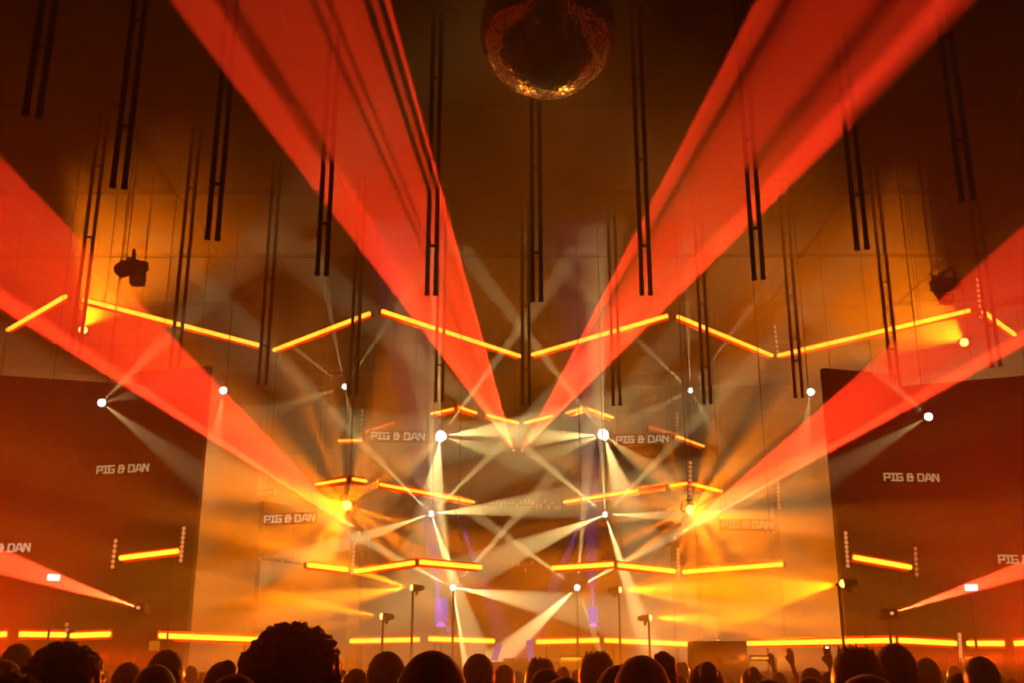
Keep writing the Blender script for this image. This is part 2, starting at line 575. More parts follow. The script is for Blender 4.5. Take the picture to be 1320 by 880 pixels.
for a, b, n, D, m, lb in (
        ((348, 413), (346, 458), 8, 32.5, 'dot', 'strip of orange dots at a low corner of the highest batten row, curly-haired side'),
        ((999, 421), (1003, 459), 7, 33.0, 'dot', 'strip of orange dots at a low corner of the highest batten row, speaker box side'),
        ((1260, 361), (1264, 408), 8, 27.6, 'dot', 'strip of red-lit lamp dots at the high outer corner beside an amber lamp'),
        ((467, 529), (466, 564), 7, 33.5, 'dotdim', 'dim strip of dots under a white star lamp above a screen'),
        ((873, 533), (873, 558), 6, 33.5, 'dotdim', 'dim strip of dots under a white star lamp by yellow batten'),
        ((890, 596), (890, 636), 8, 27.0, 'dot', 'bright dotted strip directly above the blazing amber lamp'),
        ((452, 585), (452, 612), 6, 28.5, 'dotdim', 'faint dotted strip directly above the blazing amber lamp'),
        ((1003, 618), (1004, 655), 8, 28.5, 'dot', 'dotted strip hanging just below the red laser fan'),
        ((331, 609), (330, 645), 8, 28.3, 'dotdim', 'faint dotted strip above the lettering panel by the laser'),
        ((457, 700), (454, 738), 8, 30.8, 'dot', 'dotted strip at lower level batten corner under the laser source'),
        ((874, 708), (875, 745), 8, 31.0, 'dot', 'dotted strip at lower level corner below the laser tip'),
        ((149, 697), (145, 730), 6, 25.0, 'dot', 'outer dotted strip on the tall side panel by the equipment case'),
        ((237, 681), (233, 722), 8, 24.3, 'dot', 'inner dotted strip on the tall side panel by the equipment case'),
        ((1090, 687), (1093, 729), 8, 24.5, 'dot', 'inner dotted strip on the tall side panel above the crowd'),
        ((1180, 707), (1182, 740), 6, 25.1, 'dotdim', 'outer dotted strip on the tall side panel above the crowd'),
        ((1237, 818), (1239, 851), 7, 23.6, 'dot', 'dotted strip standing among heads in the lowest batten row'),
        ((904, 815), (904, 820), 2, 26.5, 'dot', 'pair of lamp dots over the dark speaker box'),
        ((86, 805), (86, 812), 2, 23.6, 'dotdim', 'pair of faint dots over the bushy dark head')):
    dots(a, b, n, lb, m, D)


def dotrow(a, b, n, D, label):
    """row of little lamps across the back of the stage"""
    p, q = at(*a, D), at(*b, D)
    tt = thing('lamp_row', label, 'light strip', (p + q) / 2)
    c = (p + q) / 2
    MB().tube(p - c + V((0, .06, 0)), q - c + V((0, .06, 0)), .03, n=6).build('rail', M['black'], tt)
    for e in (p - c, q - c):
        MB().tube(e + V((0, .06, 0)), e + V((0, .06, CEIL - (c + e).z)), .006, n=4).build('hanging_cable', M['steel'], tt)
    rng = random.Random(n)
    for k in range(n):
        o = obj('lamp', dotm['dotdim'], tt, (p - c).lerp(q - c, (k + .5) / n) + V((0, 0, rng.uniform(-.12, .12))))
        o.scale = (.7, .7, rng.uniform(.8, 1.8))


dotrow((613, 650), (725, 650), 22, 35.5, 'row of tiny red lamps across the middle of the stage between two battens')
dotrow((332, 719), (396, 727), 9, 28.6, 'short row of orange lamps continuing a batten below the lettering')
dotrow((940, 727), (1006, 725), 9, 28.6, 'short row of orange lamps at the foot of the lettering panel')
dotrow((648, 729), (690, 730), 5, 34.0, 'five small lamps in the gap of the lower stage level')


# ------------------------------------------------------------------ hanging double tubes
HB = 8.2
ROWA = [(42, 145), (153, 238), (274, 305), (415, 351), (556, 377), (692, 385), (833, 377), (978, 357), (1111, 318), (1247, 254)]
ROWB = [(97, 453), (225, 472), (338, 493), (455, 507), (566, 515), (678, 520), (795, 520), (912, 518), (1030, 510), (1155, 497), (1284, 470)]
tube_m = {}
for rr in ('a', 'b'):
    tube_m[rr] = MB().tube((0, 0, 0), (0, 0, CEIL - HB), .04, n=8).mesh('tube', M['tube'], True)
brk = MB().box((0, .02, 0), (.16, .03, .05)).mesh('bracket', M['steel'])
plate = MB().box((0, 0, -.03), (.3, .12, .06)).mesh('roof_plate', M['steel'])
cap = MB().tube((0, 0, -.05), (0, 0, .01), .046, n=8).mesh('end_cap', M['black'])
for rw, lb, g in ((ROWA, 'unlit black tube pair of the inner arc, %s from mirror ball, %s', 'inner arc of hanging tube pairs'),
                  (ROWB, 'unlit black tube pair of the outer arc, %s from laser crossing, %s', 'outer arc of hanging tube pairs')):
    for k_, (px, py) in enumerate(rw):
        xs = [q[0] for q in rw]
        p = ath(px, py, HB)
        rz = -math.atan2(p.x, p.y)
        l_ = lb % nth(xs, 693 if rw is ROWA else 679, k_)
        if px == 692:
            l_ = 'unlit black tube pair hanging directly below and behind the mirror ball'
        if px == 678:
            l_ = 'unlit black tube pair hanging directly above the laser crossing'
        tt = thing('hanging_tube_pair', l_, 'hanging lamp', p, rz, g)
        s = .075 if rw is ROWA else .085
        for k in (-1, 1):
            o = obj('tube', tube_m['a'], tt, (k * s, 0, 0))
            obj('end_cap', cap, tt, (k * s, 0, 0))
        for z in (.9, 2.6, 4.3):
            obj('bracket', brk, tt, (0, 0, z))
        obj('roof_plate', plate, tt, (0, 0, CEIL - HB))

# long thin suspension wires that cross the hall
for a, b, D, lb in (((-40, 322), (1360, 318), 24.0, 'thin dark wire spanning the hall through the upper tubes'),
                    ((-40, 505), (700, 520), 30.5, 'thin sagging wire behind the white star lamp'),
                    ((240, 575), (1120, 580), 33.0, 'thin dark wire level with the laser crossing'),
                    ((640, 455), (1370, 440), 33.5, 'thin dark wire behind the highest batten row')):
    p, q = at(*a, D), at(*b, D)
    u = (q - p) / (q.x - p.x)
    p, q = p + u * (-HW - p.x), p + u * (HW - p.x)
    mb = MB()
    pr = p
    for k in range(1, 13):
        f = k / 12
        c = p.lerp(q, f) - V((0, 0, .9 * 4 * f * (1 - f) * .25))
        mb.tube(pr, c, .009, n=5)
        pr = c
    tag(mb.build('suspension_wire', M['steel']), lb, 'wire', 'wires across the hall')

# ------------------------------------------------------------------ mirror ball
BD = 13.0
bc = at(706, 40, BD)
BR = 98 / F * BD * 1.02
bt = thing('mirror_ball', 'huge dark mirror ball hanging from the roof, orange light on its rim', 'mirror ball', bc)
MB().ball((0, 0, 0), BR - .012, nu=48, nv=28).build('core', M['grout'], bt, True)
tm = MB()
rng = random.Random(5)
rows = 66
for i in range(rows):
    a = PI * (i + .5) / rows
    n = max(4, int(2 * rows * math.sin(a)))
    for k in range(n):
        th = 2 * PI * (k + .5 * (i % 2)) / n
        nn = V((math.sin(a) * math.cos(th), math.sin(a) * math.sin(th), math.cos(a)))
        e1 = V((-math.sin(th), math.cos(th), 0))
        e2 = nn.cross(e1)
        hw = BR * math.sin(a) * PI / n * .92
        hh = BR * PI / rows / 2 * .92
        tl = e1 * rng.uniform(-.09, .09) + e2 * rng.uniform(-.09, .09)
        c = nn * BR
        nn2 = (nn + tl).normalized()
        ps = []
        for u, v in ((-1, -1), (1, -1), (1, 1), (-1, 1)):
            q = e1 * u * hw + e2 * v * hh
            q -= nn2 * q.dot(nn2)
            ps.append(c + q)
        tm.add(ps, [(0, 1, 2, 3)])
to = tm.build('mirror_tiles', M['mirror'], bt)
to['kind'] = 'stuff'
mb = MB().tube((0, 0, BR - .02), (0, 0, BR + .12), .09, n=12)
mb.tube((0, 0, BR + .1), (0, 0, CEIL - bc.z), .02, n=8)
mb.build('hanging_rod', M['steel'], bt)


# ------------------------------------------------------------------ lasers
RED = (1, .034, .009)


def fan_pattern(l, R, ta, bands):
    """the scanner's pattern across the fan, with shadow gaps painted in: bands of (start, brightness) from edge 0 to edge 1"""
    l.use_nodes = True
    t = l.node_tree
    e = t.nodes['Emission']
    g = t.nodes.new('ShaderNodeNewGeometry')
    dots_ = []
    for v in (R.col[0], -R.col[2]):
        dt = t.nodes.new('ShaderNodeVectorMath')
        dt.operation = 'DOT_PRODUCT'
        dt.inputs[1].default_value = v
        t.links.new(g.outputs['Incoming'], dt.inputs[0])
        dots_.append(dt.outputs['Value'])
    dv = t.nodes.new('ShaderNodeMath')
    dv.operation = 'DIVIDE'
    t.links.new(dots_[0], dv.inputs[0])
    t.links.new(dots_[1], dv.inputs[1])
    mr = t.nodes.new('ShaderNodeMapRange')          # -0.1 .. 1.1 across the fan
    mr.clamp = True
    mr.inputs['From Min'].default_value = ta * 1.2
    mr.inputs['From Max'].default_value = -ta * 1.2
    t.links.new(dv.outputs[0], mr.inputs['Value'])
    cr = t.nodes.new('ShaderNodeValToRGB')
    cr.color_ramp.interpolation = 'LINEAR'
    el = cr.color_ramp.elements
    pts = []
    prev = 0.0
    for a, b in list(bands) + [(1.0, 0.0)]:
        x = (a + .1) / 1.2
        pts += [(x - .003, prev), (x + .003, b)]
        prev = b
    while len(el) < len(pts):
        el.new(.5)
    for q, (x, b) in zip(el, pts):
        q.position = x
    for q, (x, b) in zip(el, pts):
        q.color = (b / 4, b / 4, b / 4, 1)
    t.links.new(mr.outputs['Result'], cr.inputs['Fac'])
    m4 = t.nodes.new('ShaderNodeMath')
    m4.operation = 'MULTIPLY'
    m4.inputs[1].default_value = 4
    t.links.new(cr.outputs['Color'], m4.inputs[0])
    t.links.new(m4.outputs[0], e.inputs['Strength'])


def laser(o, p1, p2, I, bands, label, base='roof', beta=.007):
    d1, d2 = (p1 - o).normalized(), (p2 - o).normalized()
    d = (d1 + d2).normalized()
    p = o
    tt = thing('laser_projector', label, 'laser', p)
    R = frame(d)
    MB().box(-d * .28, (.2, .26, .5), R).build('housing', M['black'], tt)
    sp = MB()
    if base == 'roof':
        sp.tube(-d * .28 + V((0, 0, .08)), V((-d.x * .28, -d.y * .28, CEIL - p.z)), .012, n=5)
    else:
        sp.tube(-d * .28 - V((0, 0, .08)), V((-d.x * .28, -d.y * .28, -p.z + .03)), .03, n=6)
        sp.box((-d.x * .28, -d.y * .28, -p.z + .015), (.5, .5, .03))
    sp.build('hanging_cable' if base == 'roof' else 'stand', M['steel'], tt)
    tag(MB().tube(-d * .03, d * .01, .035, n=10).build('aperture', M['lensr'], tt), 'glowing aperture')
    a = d1.angle(d2) / 2
    ta = math.tan(a)
    l = spot(tt, o + d * .03, d, math.atan(ta * 1.25), RED, I, math.tan(beta) / (ta * 1.25), d1 - d2, 0.0, .005, 'laser_light')
    fan_pattern(l, frame(d, d1 - d2), ta, bands)


LI = 5.0e6
laser(at(662, 580, 33.0), at(220, 0, 12.9), at(502, 0, 12.9), LI,
      [(0, 1.8), (.035, 1.3), (.25, 2.4), (.275, .8), (.63, .12), (.66, 1.0), (.70, .15), (.725, 1.0), (.955, 2.4)],  # the dark bands paint shadow stripes of the hanging tubes
      'laser at the crossing sending the tall red fan over the curly-haired side')
laser(at(673, 580, 33.0), at(976, 0, 12.9), at(1260, 0, 12.9), LI,
      [(0, 2.2), (.03, 1.2), (.11, .2), (.17, .8), (.8, 2.0), (.97, 2.4)],
      'laser at the crossing sending the tall red fan over the speaker box side')
OUT = [(0, 1.9), (.025, .95), (.88, 3.4)]
laser(at(463, 686, 31.0), at(0, 203, 16), at(0, 397, 16), LI, OUT, 'laser on a stand below the blazing lamp, broad red fan past the lettering panel', 'floor')
laser(at(870, 693, 31.0), at(1320, 292, 16), at(1320, 445, 16), LI, OUT, 'laser on a stand below the blazing lamp, broad red fan over the speaker box', 'floor')
laser(at(178, 783, 23.9), at(0, 706, 16), at(0, 740, 16), LI, [(0, 1.2)], 'low laser with a narrow red fan by the equipment rack', 'floor')
laser(at(1150, 790, 23.7), at(1320, 722, 17), at(1320, 746, 17), LI, [(0, 1.2)], 'low laser with a narrow red fan above the tall round head', 'floor')


# ------------------------------------------------------------------ white beam lamps
WI = 3.3e4
WC = (1, .68, .22)


def star(px, py, D, rays, label, group=None, base='roof', s=1.0):
    """central ball with one barrel per beam. rays: (pixel aimed at, depth towards the camera, half angle, gain)"""
    p = at(px, py, D)
    tt = thing('beam_cluster_lamp', label, 'stage lamp', p, group=group)
    mb = MB()
    support(mb, p, base, off=.2)
    mb.build('hanging_pole' if base == 'roof' else 'stand', M['steel'], tt)
    MB().ball((0, 0, 0), .075 * s, nu=14, nv=10).build('hub', M['lensw'], tt, True)
    for (ax, ay), dy, half, gain in rays:
        q = at(ax, ay, D)
        d = (q - p)
        d.y -= dy * d.length
        d.normalize()
        b = MB().tube(d * .045 * s, d * .078 * s, .022 * s, .03 * s, 10)
        bo = b.build('lamp_barrel', M['black'], tt)
        MB().tube(d * .076 * s, d * .082 * s, .028 * s, n=10).build('lens', M['lensw'], bo)
        spot(tt, p + d * (.083 * s + .012), d, half, WC, WI * gain * .12 / half, blend=.35, rad=.01)
    return tt


star(444, 498, 31, [((405, 470), .3, 0.045, 0.33), ((437, 455), .3, 0.040, 0.33), ((475, 460), .3, 0.040, 0.30), ((400, 517), .3, .11, 0.22), ((452, 530), .3, .10, 0.19)],
     'white star-shaped lamp beside a tube pair on the curly-haired side')
star(890, 503, 31, [((855, 475), .3, 0.045, 0.33), ((886, 460), .3, 0.040, 0.30), ((907, 480), .3, 0.040, 0.30), ((950, 497), .3, .10, 0.16), ((876, 511), .3, .08, 0.16), ((903, 530), .3, .10, 0.19)],
     'white star-shaped lamp beside a dark tube pair above the yellow batten')
star(568, 562, 30, [((565, 480), -.05, 0.035, 0.78), ((602, 515), -.05, 0.050, 0.78), ((640, 553), -.05, .17, 1.72), ((560, 640), .3, 0.220, 1.90), ((520, 620), .4, .2, 0.20), ((590, 568), -.05, .2, 0.50)],
     'blinding white lamp next to the small screen on the curly-haired side', s=2.0)
star(778, 560, 30, [((777, 480), -.05, 0.035, 0.69), ((748, 520), -.05, 0.050, 0.78), ((715, 562), -.05, .17, 1.56), ((800, 640), .3, 0.220, 1.60), ((830, 605), .3, .2, 0.42), ((755, 568), -.05, .2, 0.50)],
     'blinding white lamp next to the small screen and the yellow batten', s=2.0)
star(556, 662, 28.5, [((557, 600), -.05, 0.055, 0.90), ((530, 636), -.05, 0.055, 0.83), ((612, 606), -.05, 0.055, 0.90), ((490, 684), -.05, 0.100, 1.12), ((640, 654), -.05, 0.140, 1.56), ((580, 735), -.05, 0.100, 1.95)],
     'white six-beam lamp above the violet lamp next to the double-head silhouette')
star(780, 663, 28.5, [((777, 600), -.05, 0.055, 0.90), ((720, 612), -.05, 0.055, 0.96), ((812, 630), -.05, 0.055, 0.69), ((690, 700), -.05, 0.140, 1.66), ((880, 664), -.05, 0.100, 0.91), ((806, 740), -.05, 0.100, 1.95)],
     'white six-beam lamp above the violet lamp by the pair of yellow side spots')
star(584, 757, 28.0, [((573, 690), -.05, 0.055, 0.90), ((535, 731), -.05, 0.055, 1.15), ((640, 694), -.05, 0.055, 0.90), ((660, 770), -.05, 0.150, 1.66), ((594, 820), -.05, 0.055, 2.08)],
     'low white five-beam lamp next to the brighter violet lamp', base='floor')
star(744, 757, 28.0, [((750, 690), -.05, 0.055, 0.83), ((690, 718), -.05, 0.055, 0.83), ((790, 732), -.05, 0.055, 1.44), ((690, 806), -.05, 0.140, 1.93), ((748, 768), -.05, .06, .4)],
     'low white lamp with a broad beam pointing down to the booth', base='floor')
star(131, 519, 23.6, [((160, 500), .5, 0.090, 0.18), ((160, 540), .5, 0.090, 0.19), ((170, 519), .8, .12, 0.05)],
     'small white lamp with two short beams above the screen near the amber case', s=1.2)
star(1197, 537, 23.6, [((1168, 520), .5, 0.090, 0.12), ((1168, 554), .5, 0.090, 0.15)],
     'small white lamp with two short beams opposite, under the red fan with the dotted strip', s=1.2)
star(288, 503, 27.5, [((240, 506), .3, 0.120, 0.13), ((288, 560), .5, 0.120, 0.22), ((260, 545), .7, .15, 0.05)],
     'white lamp shining sideways and down inside the red fan', s=1.3)
star(1045, 505, 27.5, [((1100, 506), .3, 0.120, 0.14), ((1030, 560), .5, 0.120, 0.18)],
     'white lamp shining sideways and down beside a tube pair and the red fan', s=1.3)


# ------------------------------------------------------------------ amber lamps
AC = (1, .21, .003)
AI = 6500.0


def amber(px, py, D, d, half, gain, label, base='roof', s=1.0, seed=0, freq=6.5, lo=.05, hi=2.0, blend=.4, group=None, hollow=0.0, star_=0.0, face=None):
    p = at(px, py, D)
    d = V(d).normalized()
    tt = moving_head('moving_head_lamp', label, p, face or d, M['lensa'], group, base, s)
    src = V(face or d).normalized()
    l = spot(tt, p + src * (.1 * s + .03), d, half, AC, AI * gain, blend=blend, rad=.03)
    gobo(l, frame(V((0, 1, 0))), freq, lo, hi, seed, hollow)      # noise in the lamp strength makes the rays; no vanes are built
    if star_:                                        # added rear-facing light gives rays all round; no lens built for it
        f = V((0, 1, 0))
        l = spot(tt, p + src * (.1 * s + .05), f, 1.53, AC, AI * star_, blend=.4, rad=.03)
        gobo(l, frame(f), freq, lo, hi, seed + 20, .45)
    return tt


amber(107, 425, 28.0, (.50, -.16, .75), .8, 2.7, 'amber moving head behind the lowest-reaching tube pair inside the red fan', seed=1, freq=9, lo=.15, s=1.2, face=(.4, -.8, .3))
amber(1243, 441, 28.5, (-.8, -.12, .45), .8, 2.7, 'amber moving head under the high outer corner of the top batten row', seed=7, freq=9, lo=.15, s=1.2, face=(-.5, -.8, .1))
amber(447, 651, 27.5, (-.85, .25, -.25), 1.25, 1.7, 'blazing amber moving head at the tip of the red fan, curly-haired side', seed=3, s=1.25, star_=1.5, face=(0, -1, -.1))
amber(890, 657, 27.5, (.85, .25, -.25), 1.25, 1.7, 'blazing amber moving head under the bright dotted strip', seed=4, s=1.25, star_=1.5, face=(0, -1, -.1))
amber(531, 757, 27.0, (-1, -.25, .04), .42, 4.80, 'low amber spot shining sideways past the lettering panel, upper of two', 'floor', .8, 5)
amber(492, 794, 26.5, (-1, -.25, .05), .36, 3.00, 'low amber spot shining sideways just above the curly-haired person, lower of two', 'floor', .8, 6)
amber(1086, 752, 24.2, (-1, .0, -.12), .40, 2.0, 'amber spot shining sideways and down from the tall side panel', 'floor', .9, 8)
amber(838, 796, 27.0, (1, -.25, .05), .36, 3.00, 'low amber spot shining sideways over the dark speaker box, lower of two', 'floor', .8, 9)
amber(799, 760, 27.5, (1, -.25, .03), .36, 3.50, 'low amber spot shining sideways beside a white lamp, upper of two', 'floor', .8, 10)


def wash(p, d, half, c, I, label, lens, base='floor', lo=.6, hi=1.3, seed=2, freq=3):
    d = V(d).normalized()
    tt = moving_head('added_wash_lamp', label, p, d, lens, None, base, 1.0)
    l = spot(tt, p + d * .15, d, half, c, I, blend=.8, rad=.05)
    gobo(l, frame(d), freq, lo, hi, seed)


# unseen wash lamps added to tint the smoke: amber behind the stage, red from both wings
wash(V((-6.5, 40.6, 1.9)), (-.7, -.25, .45), 1.1, (1, .19, .002), 3000, 'added amber wash lamp on a stand at the back of the stage, booth side', M['lensa'])
wash(V((6.5, 40.6, 1.9)), (.7, -.25, .45), 1.1, (1, .19, .002), 3000, 'added amber wash lamp on a stand at the back of the stage, speaker side', M['lensa'], seed=5)
wash(V((-9.6, 19.5, 1.2)), (.05, .25, 1), .85, (1, .022, .0015), 5500, 'added red wash lamp on a floor stand in the wing by the equipment case', M['lensr'], seed=8)
wash(V((9.6, 19.5, 1.2)), (-.05, .25, 1), .85, (1, .022, .0015), 5500, 'added red wash lamp on a floor stand in the wing by the speaker box', M['lensr'], seed=9)

# low floods facing the audience, added to rim the heads
def flood(p, d, c, I, label, lens):
    d = V(d).normalized()
    tt = thing('added_crowd_flood', label, 'added lamp', p)
    R = frame(d)
    MB().box(-d * .09, (.12, .5, .14), R).build('housing', M['black'], tt)
    MB().box(d * -.008, (.05, .44, .02), R).build('lamp_face', lens, tt)
    for k in (-1, 1):
        q = R @ V((0, k * .28, 0))
        MB().tube(q - d * .09, V((q.x, q.y + .09, -p.z)), .02, n=6).build('leg', M['steel'], tt)
    spot(tt, p + d * .05, d, .5, c, I, .09, V((1, 0, 0)), .7, .06)


for x, y, c, I, lens, lb in ((-4.6, 23.2, (1, .2, .004), 7000, 'floodface', 'added amber flood on legs behind the crowd near the curly-haired person'),
                             (1.3, 24.5, (1, .24, .01), 3500, 'floodface', 'added amber flood on legs behind the crowd before the booth'),
                             (5.2, 23.2, (1, .2, .004), 7000, 'floodface', 'added amber flood on legs behind the crowd near the speaker box'),
                             (-8.9, 22.6, (1, .04, .002), 12000, 'floodface2', 'added red flood on legs behind the crowd by the equipment rack'),
                             (9.4, 22.6, (1, .06, .002), 12000, 'floodface2', 'added red flood on legs behind the crowd by the standing dotted strip')):
    p = V((x, y, 2.02))
    flood(p, V((x * .3, 3, 1.78)) - p, c, I, lb, M[lens])

# pin spot on the mirror ball
for x, lb in ((-5.2, 'on the curly-haired side'), (5.6, 'on the speaker box side')):
    p = V((x, 30.2, 2.5))
    tt = moving_head('pin_spot', 'small amber pin spot aimed up at the mirror ball, ' + lb, p, bc - p, M['lensa'], None, 'floor', .5)
    spot(tt, p + (bc - p).normalized() * .1, bc - p, .07, (1, .22, .01), 22000, blend=.3)

# unlit moving heads hanging near the outer lamps
for i, (px, py, D, d, lb) in enumerate((
        (155, 347, 23.5, (-1, -.3, -.25), 'unlit black moving head tipped sideways on a hanging pole, upper of a pair'),
        (178, 362, 25.0, (.5, -.4, -1), 'unlit black moving head pointing down, lower of a hanging pair'),
        (1210, 368, 23.5, (-1, -.3, -.2), 'unlit black moving head tipped sideways near the red fan with dots'),
        (1221, 386, 25.2, (.4, -.4, -1), 'unlit black moving head pointing down at the red fan edge'))):
    moving_head('unlit_moving_head', lb, at(px, py, D), d, M['black'], s=1.7)

# white strobes inside the low lasers
for px, py, D, lb in ((69, 744, 23.0, 'small white strobe glowing in the narrow red laser by the case'),
                      (1252, 757, 23.0, 'small white strobe glowing in the narrow red laser above the crowd')):
    p = at(px, py, D)
    tt = thing('strobe', lb, 'strobe', p)
    MB().box((0, .07, 0), (.32, .1, .2)).build('housing', M['black'], tt)
    MB().box((0, 0, 0), (.24, .04, .12)).build('lamp_face', M['lensw'], tt)
    mb = MB().tube((0, .1, -.1), (0, .1, -p.z + .03), .025, n=6)
    mb.box((0, .1, -p.z + .015), (.4, .4, .03))
    mb.build('stand', M['steel'], tt)

# violet lamps; their glowing panels stand in for equipment lit violet
for px, py, s, lb in ((568, 806, 1.0, 'violet lamp with violet-lit equipment next to the low five-beam white lamp'), (765, 806, .7, 'smaller violet lamp with violet-lit equipment beside the low white lamp over the booth')):
    p = at(px, py, 29.9)
    tt = moving_head('violet_lamp', lb, p, (0, -.25, 1), M['lensv'], None, 'floor', 1.3 * s)
    MB().box((0, .1, .42 * s), (.36 * s, .08, .62 * s)).build('upper_panel', M['violet'], tt)
    MB().box((-.04, .06, -.14 * s), (.17 * s, .08, .4 * s)).build('lower_panel', M['violet'], tt)
    MB().box((.2 * s, .06, -.1 * s), (.12 * s, .06, .12 * s)).build('side_piece', M['violet'], tt)
    spot(tt, p + V((0, -.04, .2)), V((-.12 if px < 660 else -.02, -.1, 1)), .11, (.25, .04, 1), 12000 * s, blend=.5, rad=.03)
for px, py, q, lb in ((591, 665, (604, 700), 'small violet beam lamp under the six-beam white lamp'), (750, 668, (732, 712), 'small violet beam lamp under the other six-beam white lamp')):
    p = at(px, py, 29.2)
    d = at(*q, 29.2) - p
    tt = moving_head('violet_beam_lamp', lb, p, d, M['lensv'], None, 'roof', .6)
    spot(tt, p + d.normalized() * .1, d, .10, (.3, .06, 1), 5000, blend=.4)

# ------------------------------------------------------------------ booth and cases
p = at(672, 845, 28.0)
bt = thing('dj_booth', 'black booth with pale violet-lit gear at the middle of the stage front', 'booth', (p.x, p.y, 0))
MB().box((0, 0, .95), (1.7, .7, 1.9)).build('body', M['panel'], bt)
MB().box((0, 0, 1.93), (1.9, .85, .06)).build('worktop', M['deck'], bt)
for x, z, w_, h_ in ((-.42, 1.72, .16, .16), (-.2, 1.66, .34, .12), (.25, 1.75, .2, .12)):
    MB().box((x, -.36, z), (w_, .02, h_)).build('screen', M['screen'], bt)  # glow put into the gear in place of violet light falling on it
for x, h_, an in ((-.62, .42, .3), (.22, .5, -.1)):
    R = Matrix.Rotation(an, 3, 'Y')
    MB().box((x, -.1, 1.98 + h_ / 2), (.16, .03, h_), R).build('upright_gear', M['screen'], bt)
for x in (-.3, .05, .45):
    MB().box((x, .1, 2.0), (.3, .3, .09)).build('player', M['black'], bt)

p0, p1 = at(893, 826, 25.5), at(962, 826, 25.5)
tt = thing('speaker_box', 'large dark speaker box standing behind the crowd between two low battens', 'speaker', ((p0.x + p1.x) / 2, 25.9, 0))
Wd = p1.x - p0.x
MB().box((0, 0, p0.z / 2), (Wd, .8, p0.z)).build('cabinet', M['panel'], tt)
for k in (-1, 1):
    MB().box((k * Wd / 4, -.41, p0.z * .6), (Wd * .44, .03, p0.z * .7)).build('grille', M['black'], tt)
for k in (-1, 1):
    MB().box((k * Wd * .46, -.42, p0.z * .12), (.1, .04, .05)).build('handle', M['steel'], tt)

p = at(197, 832, 23.6)
tt = thing('equipment_case', 'equipment rack with a small amber display between two low battens', 'equipment', (p.x, p.y, 0))
MB().box((0, .3, 1.2), (.5, .5, 2.4)).build('rack', M['black'], tt)
for z in (.5, 1.0, 1.5):
    MB().box((0, .04, z), (.44, .02, .3)).build('drawer', M['panel'], tt)
MB().box((.02, .035, p.z), (.22, .02, .2)).build('display', M['amberbox'], tt)
for x in (-.2, .2):
    MB().tube((x, .3, 2.4), (x, .3, 2.75), .02, n=6).build('post', M['steel'], tt)

# ------------------------------------------------------------------ people
def remesh(mb, voxel, name, mats, slot, smooth_it=4):
    me = mb.mesh(name + '_raw', mats[0])
    o = bpy.data.objects.new('tmp', me)
    col.objects.link(o)
    r = o.modifiers.new('r', 'REMESH')
    r.mode = 'VOXEL'
    r.voxel_size = voxel
    s = o.modifiers.new('s', 'SMOOTH')
    s.factor = .5
    s.iterations = smooth_it
    dg = bpy.context.evaluated_depsgraph_get()
    out = bpy.data.meshes.new_from_object(o.evaluated_get(dg))
    bpy.data.objects.remove(o)
    out.name = name
    out.materials.clear()
    for m in mats:
        out.materials.append(m)
    for p_ in out.polygons:
        p_.use_smooth = True
        p_.material_index = slot(p_.center)
    return out


def limb(mb, pts):
    """tapered chain of (point, radius)"""
    for (a, ra), (b, rb) in zip(pts, pts[1:]):
        mb.tube(a, b, ra, rb, 12)
    for a, ra in pts:
        mb.ball(a, ra, nu=12, nv=8)


def hand(mb, w_, d, side, spread=.25, curl=.2):
    """palm and five unequal bent fingers from wrist w_, pointing along d; side points to the thumb"""
    d = V(d).normalized()
    s = V(side)
    s = (s - d * s.dot(d)).normalized()
    n = d.cross(s)
    R = Matrix((s, n, d)).transposed()
    mb.box(w_ + d * .05, (.078, .028, .09), R)
    mb.ball(w_ + d * .01, .03, nu=10, nv=6)
    for k, L in enumerate((.072, .082, .076, .058)):
        off = s * (.029 - .0195 * k)
        b0 = w_ + d * .088 + off
        f = (d + s * spread * (.5 - k / 3) * .6).normalized()
        b1 = b0 + f * L * .5
        b2 = b1 + (f + n * curl).normalized() * L * .5
        limb(mb, [(b0, .0105), (b1, .0098), (b2, .0085)])
    b0 = w_ + d * .03 + s * .03
    f = (d * .75 + s * .75).normalized()
    b1 = b0 + f * .04
    limb(mb, [(b0, .014), (b1, .0115), (b1 + (d + s * .25).normalized() * .032, .0098)])


